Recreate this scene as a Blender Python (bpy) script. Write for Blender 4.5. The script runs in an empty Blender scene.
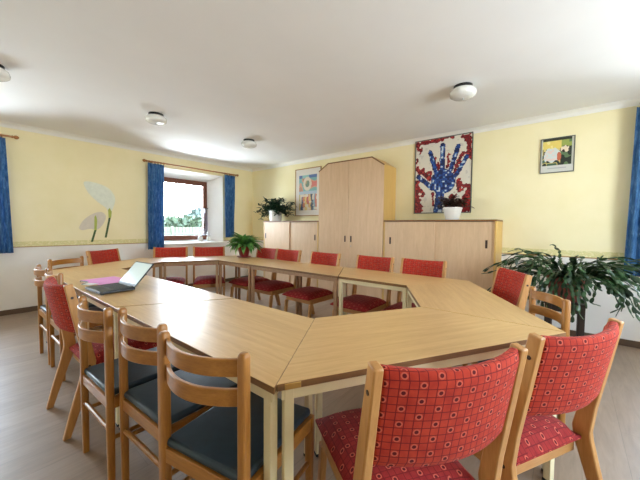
import bpy, bmesh, math, random
from mathutils import Vector, Matrix
random.seed(7)
SC = bpy.context.scene
COL = SC.collection
PI = math.pi
rad = math.radians

# ------------------------------------------------------------------ materials
def lin(c):
    return tuple(((v / 255) / 12.92 if v / 255 <= 0.04045 else ((v / 255 + 0.055) / 1.055) ** 2.4) for v in c)

class NT:
    """tiny helper around a material node tree"""
    def __init__(self, name):
        self.m = bpy.data.materials.new(name); self.m.use_nodes = True
        self.t = self.m.node_tree; self.t.nodes.clear()
        self.out = self.t.nodes.new('ShaderNodeOutputMaterial')
    def n(self, kind, **kw):
        x = self.t.nodes.new(kind)
        for k, v in kw.items(): setattr(x, k, v)
        return x
    def l(self, a, b): self.t.links.new(a, b)
    def val(self, sock, v):
        if isinstance(v, bpy.types.NodeSocket): self.l(v, sock)
        else: sock.default_value = v
    def math(self, op, a, b=0.0, c=None):
        x = self.n('ShaderNodeMath', operation=op)
        self.val(x.inputs[0], a); self.val(x.inputs[1], b)
        if c is not None: self.val(x.inputs[2], c)
        return x.outputs[0]
    def mix(self, f, a, b, blend='MIX'):
        x = self.n('ShaderNodeMix', data_type='RGBA', blend_type=blend)
        self.val(x.inputs[0], f)
        for s, v in ((x.inputs[6], a), (x.inputs[7], b)):
            if isinstance(v, bpy.types.NodeSocket): self.l(v, s)
            else: s.default_value = (*v[:3], 1)
        return x.outputs[2]
    def coords(self, which='Object', scale=(1, 1, 1), rot=(0, 0, 0)):
        tc = self.n('ShaderNodeTexCoord'); mp = self.n('ShaderNodeMapping')
        self.l(tc.outputs[which], mp.inputs['Vector'])
        mp.inputs['Scale'].default_value = scale; mp.inputs['Rotation'].default_value = rot
        return mp.outputs['Vector']
    def noise(self, vec, scale, detail=3, rough=.55, dist=0.):
        x = self.n('ShaderNodeTexNoise'); self.l(vec, x.inputs['Vector'])
        x.inputs['Scale'].default_value = scale; x.inputs['Detail'].default_value = detail
        x.inputs['Roughness'].default_value = rough; x.inputs['Distortion'].default_value = dist
        return x.outputs['Fac']
    def ramp(self, f, stops):
        x = self.n('ShaderNodeValToRGB'); self.l(f, x.inputs[0])
        e = x.color_ramp.elements
        while len(e) < len(stops): e.new(.5)
        for i, (p, c) in enumerate(stops):
            e[i].position = p; e[i].color = (*c[:3], 1)
        return x.outputs['Color']
    def bsdf(self, color, rough=.5, spec=.5, metal=0., sheen=0., coat=0., trans=0., bump=None, bstr=.1, bdist=.01):
        b = self.n('ShaderNodeBsdfPrincipled')
        if isinstance(color, bpy.types.NodeSocket): self.l(color, b.inputs['Base Color'])
        else: b.inputs['Base Color'].default_value = (*color[:3], 1)
        self.val(b.inputs['Roughness'], rough)
        b.inputs['Specular IOR Level'].default_value = spec
        b.inputs['Metallic'].default_value = metal
        b.inputs['Sheen Weight'].default_value = sheen
        b.inputs['Coat Weight'].default_value = coat; b.inputs['Coat Roughness'].default_value = .30
        b.inputs['Transmission Weight'].default_value = trans
        if bump is not None:
            bp = self.n('ShaderNodeBump'); self.l(bump, bp.inputs['Height'])
            bp.inputs['Strength'].default_value = bstr; bp.inputs['Distance'].default_value = bdist
            self.l(bp.outputs[0], b.inputs['Normal'])
        self.b = b
        self.l(b.outputs[0], self.out.inputs[0])
        return self.m

def plain(name, rgb, rough=.5, spec=.5, metal=0., var=.06, scale=12, **kw):
    t = NT(name); c = lin(rgb)
    f = t.noise(t.coords(), scale, 3)
    col = t.ramp(f, [(.3, [v * (1 - var) for v in c]), (.7, [min(1, v * (1 + var)) for v in c])])
    return t.bsdf(col, rough, spec, metal, **kw)

def wood(name, a, b, rough=.4, scale=(1.5, 14, 14), rot=(0, 0, 0), spec=.5, coat=0.):
    t = NT(name)
    v = t.coords('Object', scale, rot)
    f1 = t.noise(v, 2.2, 5, .6, .6); f2 = t.noise(v, 14, 2, .5, .2)
    f = t.math('ADD', t.math('MULTIPLY', f1, .7), t.math('MULTIPLY', f2, .3))
    col = t.ramp(f, [(.32, lin(a)), (.68, lin(b))])
    return t.bsdf(col, rough, spec, coat=coat, bump=f2, bstr=.04, bdist=.002)

M = {}
M['top'] = wood('table_laminate', (194, 150, 90), (218, 180, 122), .36, (1.1, 16, 16), spec=.7, coat=.3)
M['edge'] = wood('brown_edge_band', (104, 72, 40), (140, 98, 56), .45)
M['cream'] = plain('cream_painted_steel', (226, 212, 172), .4, var=.04)
M['honey'] = wood('honey_beech', (176, 122, 66), (202, 150, 90), .38, (14, 14, 1.6))
M['honeyx'] = wood('honey_beech_rail', (176, 122, 66), (202, 150, 90), .38, (1.6, 14, 14))
M['oak'] = wood('golden_beech', (146, 92, 34), (178, 122, 54), .32, (14, 14, 1.6), spec=.55)
M['oakx'] = wood('golden_beech_slat', (146, 92, 34), (178, 122, 54), .32, (1.6, 14, 14), spec=.55)
M['beech'] = wood('pale_cabinet_laminate', (206, 172, 136), (222, 190, 154), .42, (10, 10, 1.0))
M['side'] = wood('yellow_reflect_cabinet_side', (206, 164, 92), (220, 180, 108), .42, (10, 10, 1.0))  # yellow-brown panel tone with reflected yellow light mixed into the colour
M['trimwood'] = wood('cabinet_brown_edging', (112, 72, 36), (142, 96, 52), .45, (10, 10, 1.0))
M['vinyl'] = plain('dark_blue_seat_vinyl', (33, 53, 66), .36, .5, var=.18, scale=25)
M['white'] = plain('white_paint', (236, 234, 228), .55, var=.015)
M['ceil'] = plain('ceiling_white', (240, 240, 241), .8, .2, var=.015, scale=2)
M['brownframe'] = wood('brown_window_wood', (104, 58, 42), (128, 76, 54), .4)
M['rodwood'] = wood('curtain_rod_wood', (150, 98, 50), (176, 120, 66), .4, (14, 1.5, 14))
M['base'] = plain('dark_brown_baseboard', (92, 72, 56), .45, var=.1)
M['black'] = plain('black_plastic', (22, 22, 24), .4)
M['darkbrown'] = plain('dark_brown_handle', (58, 34, 22), .4)
M['darkwood'] = wood('dark_stained_wood', (34, 26, 22), (52, 38, 30), .45, (14, 14, 2))
M['whitepot'] = plain('white_glazed_ceramic', (232, 230, 224), .25, var=.02)
M['redpot'] = plain('dark_red_glazed_pot', (128, 40, 40), .3, var=.1)
M['pinkpot'] = plain('pinkish_terracotta_pot', (132, 70, 62), .55, var=.15)
M['soil'] = plain('potting_soil', (46, 34, 26), .9, var=.3, scale=80)
M['steel'] = plain('brushed_steel', (176, 176, 176), .35, metal=1.0)
M['brass'] = plain('brass_bracket', (196, 158, 92), .35, metal=.8)
M['lapblack'] = plain('laptop_black_plastic', (26, 28, 31), .38)
M['key'] = plain('laptop_keys', (52, 56, 60), .5)
M['pink'] = plain('pink_paper', (226, 150, 206), .7, var=.03)
M['paper'] = plain('white_paper', (236, 238, 240), .7, var=.02)
M['picframe'] = wood('thin_gilt_frame', (150, 112, 60), (182, 142, 84), .4)
M['graphite'] = plain('grey_metal_frame', (96, 100, 96), .35, metal=.6)
M['dish'] = plain('frosted_white_glass', (232, 233, 230), .18, .6, var=.02)
M['stalk'] = plain('decal_dark_stalk', (62, 88, 40), .6)
M['petal'] = plain('decal_white_petal', (226, 230, 214), .6, var=.05, scale=18)
M['petal2'] = plain('decal_grey_petal', (216, 206, 188), .6, var=.05, scale=18)
M['spadix'] = plain('decal_green_spadix', (176, 186, 84), .6, var=.1)
M['bark'] = plain('tree_bark', (90, 74, 58), .9, var=.2)

def leafmat(name, a, b, rough=.4, scale=9):
    t = NT(name)
    f = t.noise(t.coords(), scale, 2)
    col = t.ramp(f, [(.35, lin(a)), (.65, lin(b))])
    m = t.bsdf(col, rough, .5)
    return m
M['cactus'] = leafmat('dark_cactus_leaf', (24, 44, 26), (52, 84, 44), .4)
M['lily'] = leafmat('fresh_green_leaf', (48, 112, 48), (118, 172, 84), .35, 14)
M['darkleaf'] = leafmat('dark_green_leaf', (18, 42, 30), (44, 78, 52), .4, 14)
M['redleaf'] = leafmat('reddish_green_leaf', (40, 40, 26), (84, 50, 40), .4, 22)
M['tree'] = leafmat('distant_tree_leaf', (34, 46, 44), (46, 58, 52), .8, .6)
M['hedge'] = leafmat('hedge_leaf', (46, 58, 42), (58, 70, 48), .8, 2)
M['lawn'] = leafmat('lawn_grass', (58, 74, 40), (70, 84, 48), .9, 3)
M['fence'] = plain('weathered_fence_wood', (62, 66, 52), .8)

# red upholstery: a fine grid with staggered rings
def fabric(name, lo, hi):
    t = NT(name)
    tc = t.n('ShaderNodeTexCoord'); sp = t.n('ShaderNodeSeparateXYZ'); t.l(tc.outputs['UV'], sp.inputs[0])
    P = 0.0225
    u = t.math('DIVIDE', sp.outputs[0], P); v = t.math('DIVIDE', sp.outputs[1], P)
    iu = t.math('FLOOR', u); iv = t.math('FLOOR', v)
    fu = t.math('SUBTRACT', t.math('SUBTRACT', u, iu), .5); fv = t.math('SUBTRACT', t.math('SUBTRACT', v, iv), .5)
    r = t.math('SQRT', t.math('ADD', t.math('MULTIPLY', fu, fu), t.math('MULTIPLY', fv, fv)))
    edge = t.math('MAXIMUM', t.math('ABSOLUTE', fu), t.math('ABSOLUTE', fv))
    line = t.math('GREATER_THAN', edge, .445)
    k = t.math('FLOORED_MODULO', t.math('SUBTRACT', iu, t.math('MULTIPLY', iv, 2.0)), 4.0)
    on = t.math('LESS_THAN', k, .5)
    ring = t.math('MULTIPLY', on, t.math('LESS_THAN', t.math('ABSOLUTE', t.math('SUBTRACT', r, .32)), .08))
    core = t.math('MULTIPLY', on, t.math('LESS_THAN', r, .23))
    nz = t.noise(t.coords(), 30, 3)
    base = t.ramp(nz, [(.3, lin(lo)), (.7, lin(hi))])
    c = t.mix(line, base, lin((116, 26, 28)))
    c = t.mix(core, c, lin((98, 24, 28)))
    c = t.mix(ring, c, lin((204, 96, 76)))
    fine = t.noise(t.coords('UV'), 900, 1)
    return t.bsdf(c, .8, .2, sheen=.05, bump=fine, bstr=.25, bdist=.002)
M['fabric'] = fabric('red_ring_upholstery', (172, 48, 34), (196, 64, 42))
M['fabric_shaded'] = fabric('shaded_red_ring_upholstery', (140, 32, 34), (164, 46, 42))  # seats share the backs' cloth; their shaded look is painted into this darker copy

def curtain_mat():
    t = NT('blue_curtain_cloth')
    f = t.noise(t.coords('Object', (6, 6, 1.5)), 6, 5, .7, .4)
    col = t.ramp(f, [(.3, lin((40, 82, 136))), (.5, lin((66, 118, 172))), (.72, lin((120, 168, 212)))])
    b = t.bsdf(col, .7, .3, sheen=.1)
    tr = t.n('ShaderNodeBsdfTranslucent'); t.l(col, tr.inputs['Color'])
    mx = t.n('ShaderNodeMixShader'); mx.inputs[0].default_value = .35
    t.l(t.b.outputs[0], mx.inputs[1]); t.l(tr.outputs[0], mx.inputs[2]); t.l(mx.outputs[0], t.out.inputs[0])
    return t.m
M['curtain'] = curtain_mat()

def sheer_mat():
    t = NT('white_sheer_cloth')
    d = t.n('ShaderNodeBsdfTranslucent'); d.inputs['Color'].default_value = (.62, .62, .68, 1)
    p = t.n('ShaderNodeBsdfTransparent')
    mx = t.n('ShaderNodeMixShader'); mx.inputs[0].default_value = .35
    t.l(d.outputs[0], mx.inputs[1]); t.l(p.outputs[0], mx.inputs[2]); t.l(mx.outputs[0], t.out.inputs[0])
    return t.m
M['sheer'] = sheer_mat()

def glass_mat():
    t = NT('clear_window_glass')
    p = t.n('ShaderNodeBsdfTransparent'); p.inputs['Color'].default_value = (.97, .98, .98, 1)
    g = t.n('ShaderNodeBsdfGlossy'); g.inputs['Roughness'].default_value = .02
    fr = t.n('ShaderNodeFresnel'); fr.inputs['IOR'].default_value = 1.2
    mx = t.n('ShaderNodeMixShader'); t.l(fr.outputs[0], mx.inputs[0])
    t.l(p.outputs[0], mx.inputs[1]); t.l(g.outputs[0], mx.inputs[2]); t.l(mx.outputs[0], t.out.inputs[0])
    return t.m
M['glass'] = glass_mat()

def wall_mat():
    t = NT('yellow_over_white_wall_paint')
    tc = t.n('ShaderNodeTexCoord'); sp = t.n('ShaderNodeSeparateXYZ'); t.l(tc.outputs['Object'], sp.inputs[0])
    up = t.math('GREATER_THAN', sp.outputs[2], 0.93)
    nz = t.noise(t.coords(), 3, 4)
    y = t.ramp(nz, [(.3, lin((240, 229, 184))), (.7, lin((245, 234, 195)))])
    w = t.ramp(nz, [(.3, lin((232, 228, 222))), (.7, lin((238, 234, 230)))])
    c = t.mix(up, w, y)
    fine = t.noise(t.coords(), 120, 2)
    return t.bsdf(c, .75, .25, bump=fine, bstr=.08, bdist=.003)
M['wall'] = wall_mat()

def border_mat():
    t = NT('wall_border_strip')
    f = t.noise(t.coords('Object', (1, 1, 1.6)), 26, 3, .7, .5)
    col = t.ramp(f, [(.40, lin((238, 226, 178))), (.52, lin((216, 210, 150))), (.66, lin((234, 218, 164)))])
    return t.bsdf(col, .7, .25)
M['border'] = border_mat()

def floor_mat():
    t = NT('wood_plank_floor')
    v = t.coords('Object', (1, 1, 1), (0, 0, rad(90)))
    br = t.n('ShaderNodeTexBrick'); t.l(v, br.inputs['Vector'])
    br.inputs['Scale'].default_value = 1.0
    br.inputs['Brick Width'].default_value = 1.3; br.inputs['Row Height'].default_value = .19
    br.inputs['Mortar Size'].default_value = .0015; br.inputs['Bias'].default_value = 0
    br.inputs['Color1'].default_value = (*lin((144, 122, 102)), 1)
    br.inputs['Color2'].default_value = (*lin((156, 134, 114)), 1)
    br.inputs['Mortar'].default_value = (*lin((128, 108, 90)), 1)
    g = t.noise(t.coords('Object', (9, 1.2, 1)), 3, 5, .65, .8)
    gg = t.ramp(g, [(.3, (.76, .745, .73)), (.7, (1.06, 1.05, 1.04))])
    c = t.mix(1.0, br.outputs['Color'], gg, 'MULTIPLY')
    return t.bsdf(c, .42, 1.0)
M['floor'] = floor_mat()

def colattr_mat():
    t = NT('printed_colours')
    a = t.n('ShaderNodeVertexColor', layer_name='Col')
    return t.bsdf(a.outputs['Color'], .45, .4)
M['print'] = colattr_mat()
def screen_mat():
    t = NT('laptop_screen_reflection')
    m = t.bsdf(lin((90, 100, 96)), .15, .6)
    t.b.inputs['Emission Color'].default_value = (.72, .84, .78, 1); t.b.inputs['Emission Strength'].default_value = .45  # faint glow stands in for the bright room reflected in the screen
    return m
M['screen'] = screen_mat()

# ------------------------------------------------------------------ mesh helper
class G:
    def __init__(self): self.v = []; self.f = []; self.m = []
    def add(self, vs, fs, m=0):
        o = len(self.v); self.v += [tuple(x) for x in vs]
        for f in fs: self.f.append([i + o for i in f]); self.m.append(m)
        return self
    def box(self, x0, x1, y0, y1, z0, z1, m=0, mat=None):
        vs = [Vector((x, y, z)) for z in (z0, z1) for y in (y0, y1) for x in (x0, x1)]
        if mat is not None: vs = [mat @ v for v in vs]
        return self.add(vs, [(0, 2, 3, 1), (4, 5, 7, 6), (0, 1, 5, 4), (2, 6, 7, 3), (0, 4, 6, 2), (1, 3, 7, 5)], m)
    def prism(self, poly, a0, a1, axis=2, m=0, sidem=None):
        """extrude a polygon along axis; poly holds the two remaining coordinates in order"""
        def mk(p, a):
            q = list(p); q.insert(axis, a); return q
        n = len(poly)
        o = len(self.v)
        self.v += [tuple(mk(p, a0)) for p in poly] + [tuple(mk(p, a1)) for p in poly]
        self.f.append([o + i for i in range(n)][::-1]); self.m.append(m)
        self.f.append([o + n + i for i in range(n)]); self.m.append(m)
        for i in range(n):
            j = (i + 1) % n
            self.f.append([o + i, o + j, o + n + j, o + n + i]); self.m.append(m if sidem is None else sidem)
        return self
    def tube(self, pts, r, n=8, m=0, cap=True):
        pts = [Vector(p) for p in pts]; rs = r if isinstance(r, (list, tuple)) else [r] * len(pts)
        o = len(self.v); up = Vector((0, 0, 1))
        prev = None
        for i, p in enumerate(pts):
            d = (pts[min(i + 1, len(pts) - 1)] - pts[max(i - 1, 0)]).normalized()
            if prev is None:
                a = d.cross(up)
                if a.length < 1e-3: a = d.cross(Vector((1, 0, 0)))
            else: a = prev - d * prev.dot(d)
            a.normalize(); prev = a; b = d.cross(a)
            for k in range(n):
                t = 2 * PI * k / n
                self.v.append(tuple(p + (a * math.cos(t) + b * math.sin(t)) * rs[i]))
        for i in range(len(pts) - 1):
            for k in range(n):
                k2 = (k + 1) % n
                self.f.append([o + i * n + k, o + i * n + k2, o + (i + 1) * n + k2, o + (i + 1) * n + k]); self.m.append(m)
        if cap:
            self.f.append([o + k for k in range(n)][::-1]); self.m.append(m)
            self.f.append([o + (len(pts) - 1) * n + k for k in range(n)]); self.m.append(m)
        return self
    def lathe(self, prof, n=24, c=(0, 0, 0), m=0, rib=0., ribn=0):
        o = len(self.v)
        for (r, z) in prof:
            for k in range(n):
                t = 2 * PI * k / n
                q = r * (1 + rib * math.cos(ribn * t))
                self.v.append((c[0] + q * math.cos(t), c[1] + q * math.sin(t), c[2] + z))
        for i in range(len(prof) - 1):
            for k in range(n):
                k2 = (k + 1) % n
                self.f.append([o + i * n + k, o + i * n + k2, o + (i + 1) * n + k2, o + (i + 1) * n + k]); self.m.append(m)
        self.f.append([o + k for k in range(n)][::-1]); self.m.append(m)
        self.f.append([o + (len(prof) - 1) * n + k for k in range(n)]); self.m.append(m)
        return self
    def build(self, name, mats, parent=None, bevel=0., seg=2, smooth=30, loc=None, rotz=None, solid=0., recalc=True, sub=0):
        me = bpy.data.meshes.new(name)
        me.from_pydata(self.v, [], self.f)
        for m in (mats if isinstance(mats, (list, tuple)) else [mats]): me.materials.append(M[m] if isinstance(m, str) else m)
        for p, i in zip(me.polygons, self.m): p.material_index = i
        if recalc:
            bm = bmesh.new(); bm.from_mesh(me)
            bmesh.ops.recalc_face_normals(bm, faces=bm.faces); bm.to_mesh(me); bm.free()
        uv = me.uv_layers.new(name='UVMap')
        for p in me.polygons:
            nx, ny, nz = (abs(c) for c in p.normal)
            for li in p.loop_indices:
                co = me.vertices[me.loops[li].vertex_index].co
                if nz >= nx and nz >= ny: uv.data[li].uv = (co.x, co.y)
                elif ny >= nx: uv.data[li].uv = (co.x, co.z)
                else: uv.data[li].uv = (co.y, co.z)
        if smooth:
            for p in me.polygons: p.use_smooth = True
            me.set_sharp_from_angle(angle=rad(smooth))
        o = bpy.data.objects.new(name, me); COL.objects.link(o)
        if parent is not None: o.parent = parent
        if loc is not None: o.location = loc
        if rotz is not None: o.rotation_euler = (0, 0, rotz)
        if bevel:
            b = o.modifiers.new('bevel', 'BEVEL'); b.width = bevel; b.segments = seg; b.limit_method = 'ANGLE'; b.angle_limit = rad(40)
            b.harden_normals = False
        if solid:
            s = o.modifiers.new('solid', 'SOLIDIFY'); s.thickness = solid; s.offset = 0
        if sub:
            s = o.modifiers.new('sub', 'SUBSURF'); s.levels = sub; s.render_levels = sub
        return o

def tag(o, label, cat, group=None, kind=None):
    o['label'] = label; o['category'] = cat
    if group: o['group'] = group
    if kind: o['kind'] = kind
    return o
def thing(name, label, cat, loc=(0, 0, 0), rotz=0., group=None):
    o = bpy.data.objects.new(name, None); COL.objects.link(o)
    o.location = loc; o.rotation_euler = (0, 0, rotz); o.empty_display_size = .05
    return tag(o, label, cat, group)
def struct(o, label=None):
    o['kind'] = 'structure'
    if label: o['label'] = label
    return o
def dup(root, loc, rotz, label):
    r = root.copy(); COL.objects.link(r); r.location = loc; r.rotation_euler = (0, 0, rotz); r['label'] = label
    for ch in list(root.children):
        c = ch.copy(); COL.objects.link(c); c.parent = r
        for g in list(ch.children):
            d = g.copy(); COL.objects.link(d); d.parent = c
    return r

# ------------------------------------------------------------------ the room
H = 2.56; XR = 8.0; YF = -6.4; TH = .42
def wall_holes(name, axis, at, out, u0, u1, holes):
    """wall in plane axis=at whose body lies towards 'out' (+1/-1); each hole: inner rect, frame rect, frame depth"""
    g = G()
    def mk(u, z, d):
        a = at + out * d
        return (a, u, z) if axis == 0 else (u, a, z)
    def face(d, rects):
        us = sorted({u0, u1, *[r[0] for r in rects], *[r[1] for r in rects]})
        zs = sorted({0., H, *[r[2] for r in rects], *[r[3] for r in rects]})
        for i in range(len(us) - 1):
            for j in range(len(zs) - 1):
                cu = (us[i] + us[i + 1]) / 2; cz = (zs[j] + zs[j + 1]) / 2
                if any(r[0] < cu < r[1] and r[2] < cz < r[3] for r in rects): continue
                g.add([mk(us[i], zs[j], d), mk(us[i + 1], zs[j], d), mk(us[i + 1], zs[j + 1], d), mk(us[i], zs[j + 1], d)], [(0, 1, 2, 3)])
    face(0., [h[0] for h in holes]); face(TH, [h[1] for h in holes])
    for a, b in holes:
        ca = [(a[0], a[2]), (a[1], a[2]), (a[1], a[3]), (a[0], a[3])]
        cb = [(b[0], b[2]), (b[1], b[2]), (b[1], b[3]), (b[0], b[3])]
        for i in range(4):
            j = (i + 1) % 4
            fr = .30
            g.add([mk(*ca[i], 0), mk(*ca[j], 0), mk(*cb[j], fr), mk(*cb[i], fr)], [(0, 1, 2, 3)], 1)
            g.add([mk(*cb[i], fr), mk(*cb[j], fr), mk(*cb[j], TH), mk(*cb[i], TH)], [(0, 1, 2, 3)], 1)
    c = [mk(u0, 0, 0), mk(u0, H, 0), mk(u0, H, TH), mk(u0, 0, TH)]; d = [mk(u1, 0, 0), mk(u1, H, 0), mk(u1, H, TH), mk(u1, 0, TH)]
    g.add(c, [(0, 1, 2, 3)]); g.add(d, [(0, 1, 2, 3)])
    return struct(g.build(name, ['wall', 'white'], smooth=0, recalc=False))
# inner opening / outer opening rectangles (u0,u1,z0,z1)
W1 = ((-2.16, -.79, .885, 2.29), (-2.06, -.985, .93, 2.165))
W2 = ((-6.15, -4.12, .885, 2.29), (-6.03, -4.20, .93, 2.165))
W3 = ((6.52, 7.75, .885, 2.29), (6.62, 7.65, .93, 2.165))
W4 = ((-3.6, -1.5, .885, 2.29), (-3.5, -1.6, .93, 2.165))
wall_holes('wall_left', 0, 0., -1, YF, 0., [W1, W2])
wall_holes('wall_back', 1, 0., 1, -TH, XR + TH, [W3])
wall_holes('wall_right', 0, XR, 1, YF, 0., [W4])
wall_holes('wall_front', 1, YF, -1, -TH, XR + TH, [])
struct(G().box(-TH, XR + TH, YF - TH, TH, -.12, 0).build('floor', 'floor', smooth=0))
struct(G().box(-TH, XR + TH, YF - TH, TH, H, H + .12).build('ceiling', 'ceil', smooth=0))

# cornice, dado border, baseboards
def cove(n, along, lo, hi, name):
    g = G(); pr = [(0, H), (.06, H), (.056, H - .008)] + [(.056 - .044 * math.sin(a), H - .008 - .044 * (1 - math.cos(a))) for a in [rad(k * 15) for k in range(1, 7)]] + [(.010, H - .06), (0, H - .06)]
    if along == 0: g.prism([(-p[0], p[1]) for p in pr], lo, hi, axis=0)
    else: g.prism(pr, lo, hi, axis=1)
    return struct(g.build(name, 'white', smooth=40))
cove(0, 0, .0, XR, 'trim_1')
cove(0, 1, YF, 0, 'trim_2')
struct(G().box(.0, 6.50, -.003, 0.001, .915, .985).box(0, 6.5, -.007, .001, .905, .916, 1).build('trim_3', ['border', 'picframe'], smooth=0))
struct(G().box(-.001, .003, -4.1, -2.07, .915, .985).box(-.001, .007, -4.1, -2.07, .905, .916, 1).build('trim_4', ['border', 'picframe'], smooth=0))
struct(G().box(-.001, .003, -.78, -.003, .915, .985).box(-.001, .007, -.78, -.007, .905, .916, 1).build('trim_5', ['border', 'picframe'], smooth=0))
struct(G().box(0, XR, -.014, .001, 0, .07).build('baseboard_back', 'base', smooth=0, bevel=.003))
struct(G().box(-.001, .014, YF, -.014, 0, .07).build('baseboard_left', 'base', smooth=0, bevel=.003))
struct(G().box(XR - .014, XR + .001, YF, -.014, 0, .07).build('baseboard_right', 'base', smooth=0, bevel=.003))

# windows: frame, sash, pane, sill
def window(n, axis, at, out, hole, split=False):
    a, b = hole
    def bx(g, u0, u1, d0, d1, z0, z1, m=0):
        p, q = at + out * d0, at + out * d1
        if p > q: p, q = q, p
        if axis == 0: g.box(p, q, u0, u1, z0, z1, m)
        else: g.box(u0, u1, p, q, z0, z1, m)
    u0, u1, z0, z1 = b
    g = G(); w = .055
    bx(g, u0, u1, .30, .36, z1 - w, z1); bx(g, u0, u1, .30, .36, z0, z0 + w)
    bx(g, u0, u0 + w, .30, .36, z0 + w, z1 - w); bx(g, u1 - w, u1, .30, .36, z0 + w, z1 - w)
    fr = struct(g.build('window_%d' % n, 'brownframe', smooth=0, bevel=.004))
    um = (u0 + u1) / 2
    spans = [(u0 + w - .01, um + .01), (um - .01, u1 - w + .01)] if split else [(u0 + w - .01, u1 - w + .01)]
    for s0, s1 in spans:
        g = G(); w2 = .05; t0, t1 = z0 + w - .01, z1 - w + .01
        bx(g, s0, s1, .285, .345, t1 - w2, t1); bx(g, s0, s1, .285, .345, t0, t0 + w2)
        bx(g, s0, s0 + w2, .285, .345, t0 + w2, t1 - w2); bx(g, s1 - w2, s1, .285, .345, t0 + w2, t1 - w2)
        sash = g.build('sash', 'brownframe', fr, smooth=0, bevel=.005)
        g = G(); bx(g, s0 + w2 - .005, s1 - w2 + .005, .312, .318, t0 + w2 - .005, t1 - w2 + .005)
        g.build('pane', 'glass', sash, smooth=0)
    g = G(); bx(g, (s1 - .035), (s1 - .015), .245, .285, (z0 + z1) / 2 - .05, (z0 + z1) / 2 + .05)
    g.build('window_handle', 'steel', fr, bevel=.004)
    g = G(); bx(g, a[0] - .03, a[1] + .03, -.035, .0, a[2] - .028, a[2] + .0)
    g.build('window_sill', 'white', fr, bevel=.006)
    return fr
window(1, 0, 0., -1, W1)
window(2, 0, 0., -1, W2, True)
window(3, 1, 0., 1, W3, True)
window(4, 0, XR, 1, W4, True)

# ------------------------------------------------------------------ the outdoors seen through the window
struct(G().box(-16, -6, -20, 30, -.5, -.4).build('ground', 'lawn', smooth=0), 'lawn strip outside the window')
t = thing('garden_fence', 'board fence outside the window across the lawn', 'fence', (-8.5, 2, -.4))
g = G()
for i in range(70): g.box(-.012, .012, -6 + i * .17, -6 + i * .17 + .145, .05, 1.55)
g.build('board_panel', 'fence', t, smooth=0)
g = G(); g.box(.012, .05, -6, 6, .3, .38); g.box(.012, .05, -6, 6, 1.2, 1.28); g.build('rail', 'fence', t, smooth=0)
for i in range(5): G().box(.012, .09, -6 + i * 2.95, -5.9 + i * 2.95, 0, 1.6).build('post', 'fence', t, smooth=0)

def blob(g, c, r, seed, n=260, s=.3):
    rr = random.Random(seed)
    for _ in range(n):
        d = Vector((rr.gauss(0, 1), rr.gauss(0, 1), rr.gauss(0, 1))).normalized() * (rr.uniform(.55, 1.0))
        p = Vector(c) + Vector((d.x * r[0], d.y * r[1], d.z * r[2]))
        a = Vector((rr.gauss(0, 1), rr.gauss(0, 1), rr.gauss(0, 1))).normalized(); b = a.orthogonal().normalized()
        q = s * rr.uniform(.6, 1.3)
        g.add([p - a * q, p + b * q * .6, p + a * q, p - b * q * .6], [(0, 1, 2, 3)])
def tree(label, x, y, h, w, seed, group=None):
    t = thing('tree', label, 'tree', (x, y, -.4), 0, group)
    g = G(); blob(g, (0, 0, h * .62), (w, w, h * .42), seed, 1500, w * .2); g.build('crown', 'tree', t, smooth=0, recalc=False)
    G().tube([(0, 0, 0), (0, 0, h * .6)], [w * .09, w * .05]).build('trunk', 'bark', t)
tree('darker rounded tree on the right of the window view beyond the hedge', -34, 18.5, 3.9, 2.6, 3)
tree('low wide tree left of the darker rounded tree in the window view', -38, 11.0, 3.2, 2.6, 5)
h_ = G(); rr = random.Random(11)
for i in range(22): blob(h_, (-15 + rr.uniform(-.4, .4), -4 + i * .9, .7), (.8, .8, 1.2), 100 + i, 260, .26)
tag(h_.build('hedge', 'hedge', smooth=0, recalc=False), 'long green hedge behind the board fence outside', 'hedge')

# ------------------------------------------------------------------ tables in a ring of trapezoids
S = .7; K = math.sqrt(3) / 2; DEP = S * K; ZT = .74
RO = Vector((4.3986, -2.6903)); PHI = .0117
UU = Vector((math.cos(PHI), math.sin(PHI))); VV = Vector((-UU.y, UU.x))
def ringpt(a, b): return RO + UU * a + VV * b
def make_table(label, loc, rotz):
    t = thing('trapezoid_table', label, 'table', loc, rotz, 'trapezoid tables pushed into a ring')
    e = .0015
    poly = [(-.7 + e * 1.7, -DEP / 2 + e), (.7 - e * 1.7, -DEP / 2 + e), (.35 - e * .6, DEP / 2 - e), (-.35 + e * .6, DEP / 2 - e)]
    G().prism(poly, ZT - .024, ZT, m=0, sidem=1).build('tabletop', ['top', 'edge'], t, smooth=0, bevel=.0012, seg=1)
    def inset(d):
        return [(-.7 + d * 1.732, -DEP / 2 + d), (.7 - d * 1.732, -DEP / 2 + d), (.35 - d * .577, DEP / 2 - d), (-.35 + d * .577, DEP / 2 - d)]
    o, i = inset(.012), inset(.036)
    g = G(); z0, z1 = ZT - .062, ZT - .0245
    for k in range(4):
        j = (k + 1) % 4
        g.prism([o[k], o[j], i[j], i[k]], z0, z1)
    g.build('apron_frame', 'cream', t, smooth=0, bevel=.002, seg=1)
    for (x, y) in inset(.0265):
        g = G(); w = .0165; g.box(x - w, x + w, y - w, y + w, .012, ZT - .0245)
        l = g.build('leg', 'cream', t, smooth=0, bevel=.004)
        G().box(x - w - .002, x + w + .002, y - w - .002, y + w + .002, 0, .014).build('foot_cap', 'black', l, smooth=0, bevel=.003)
    return t
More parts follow.
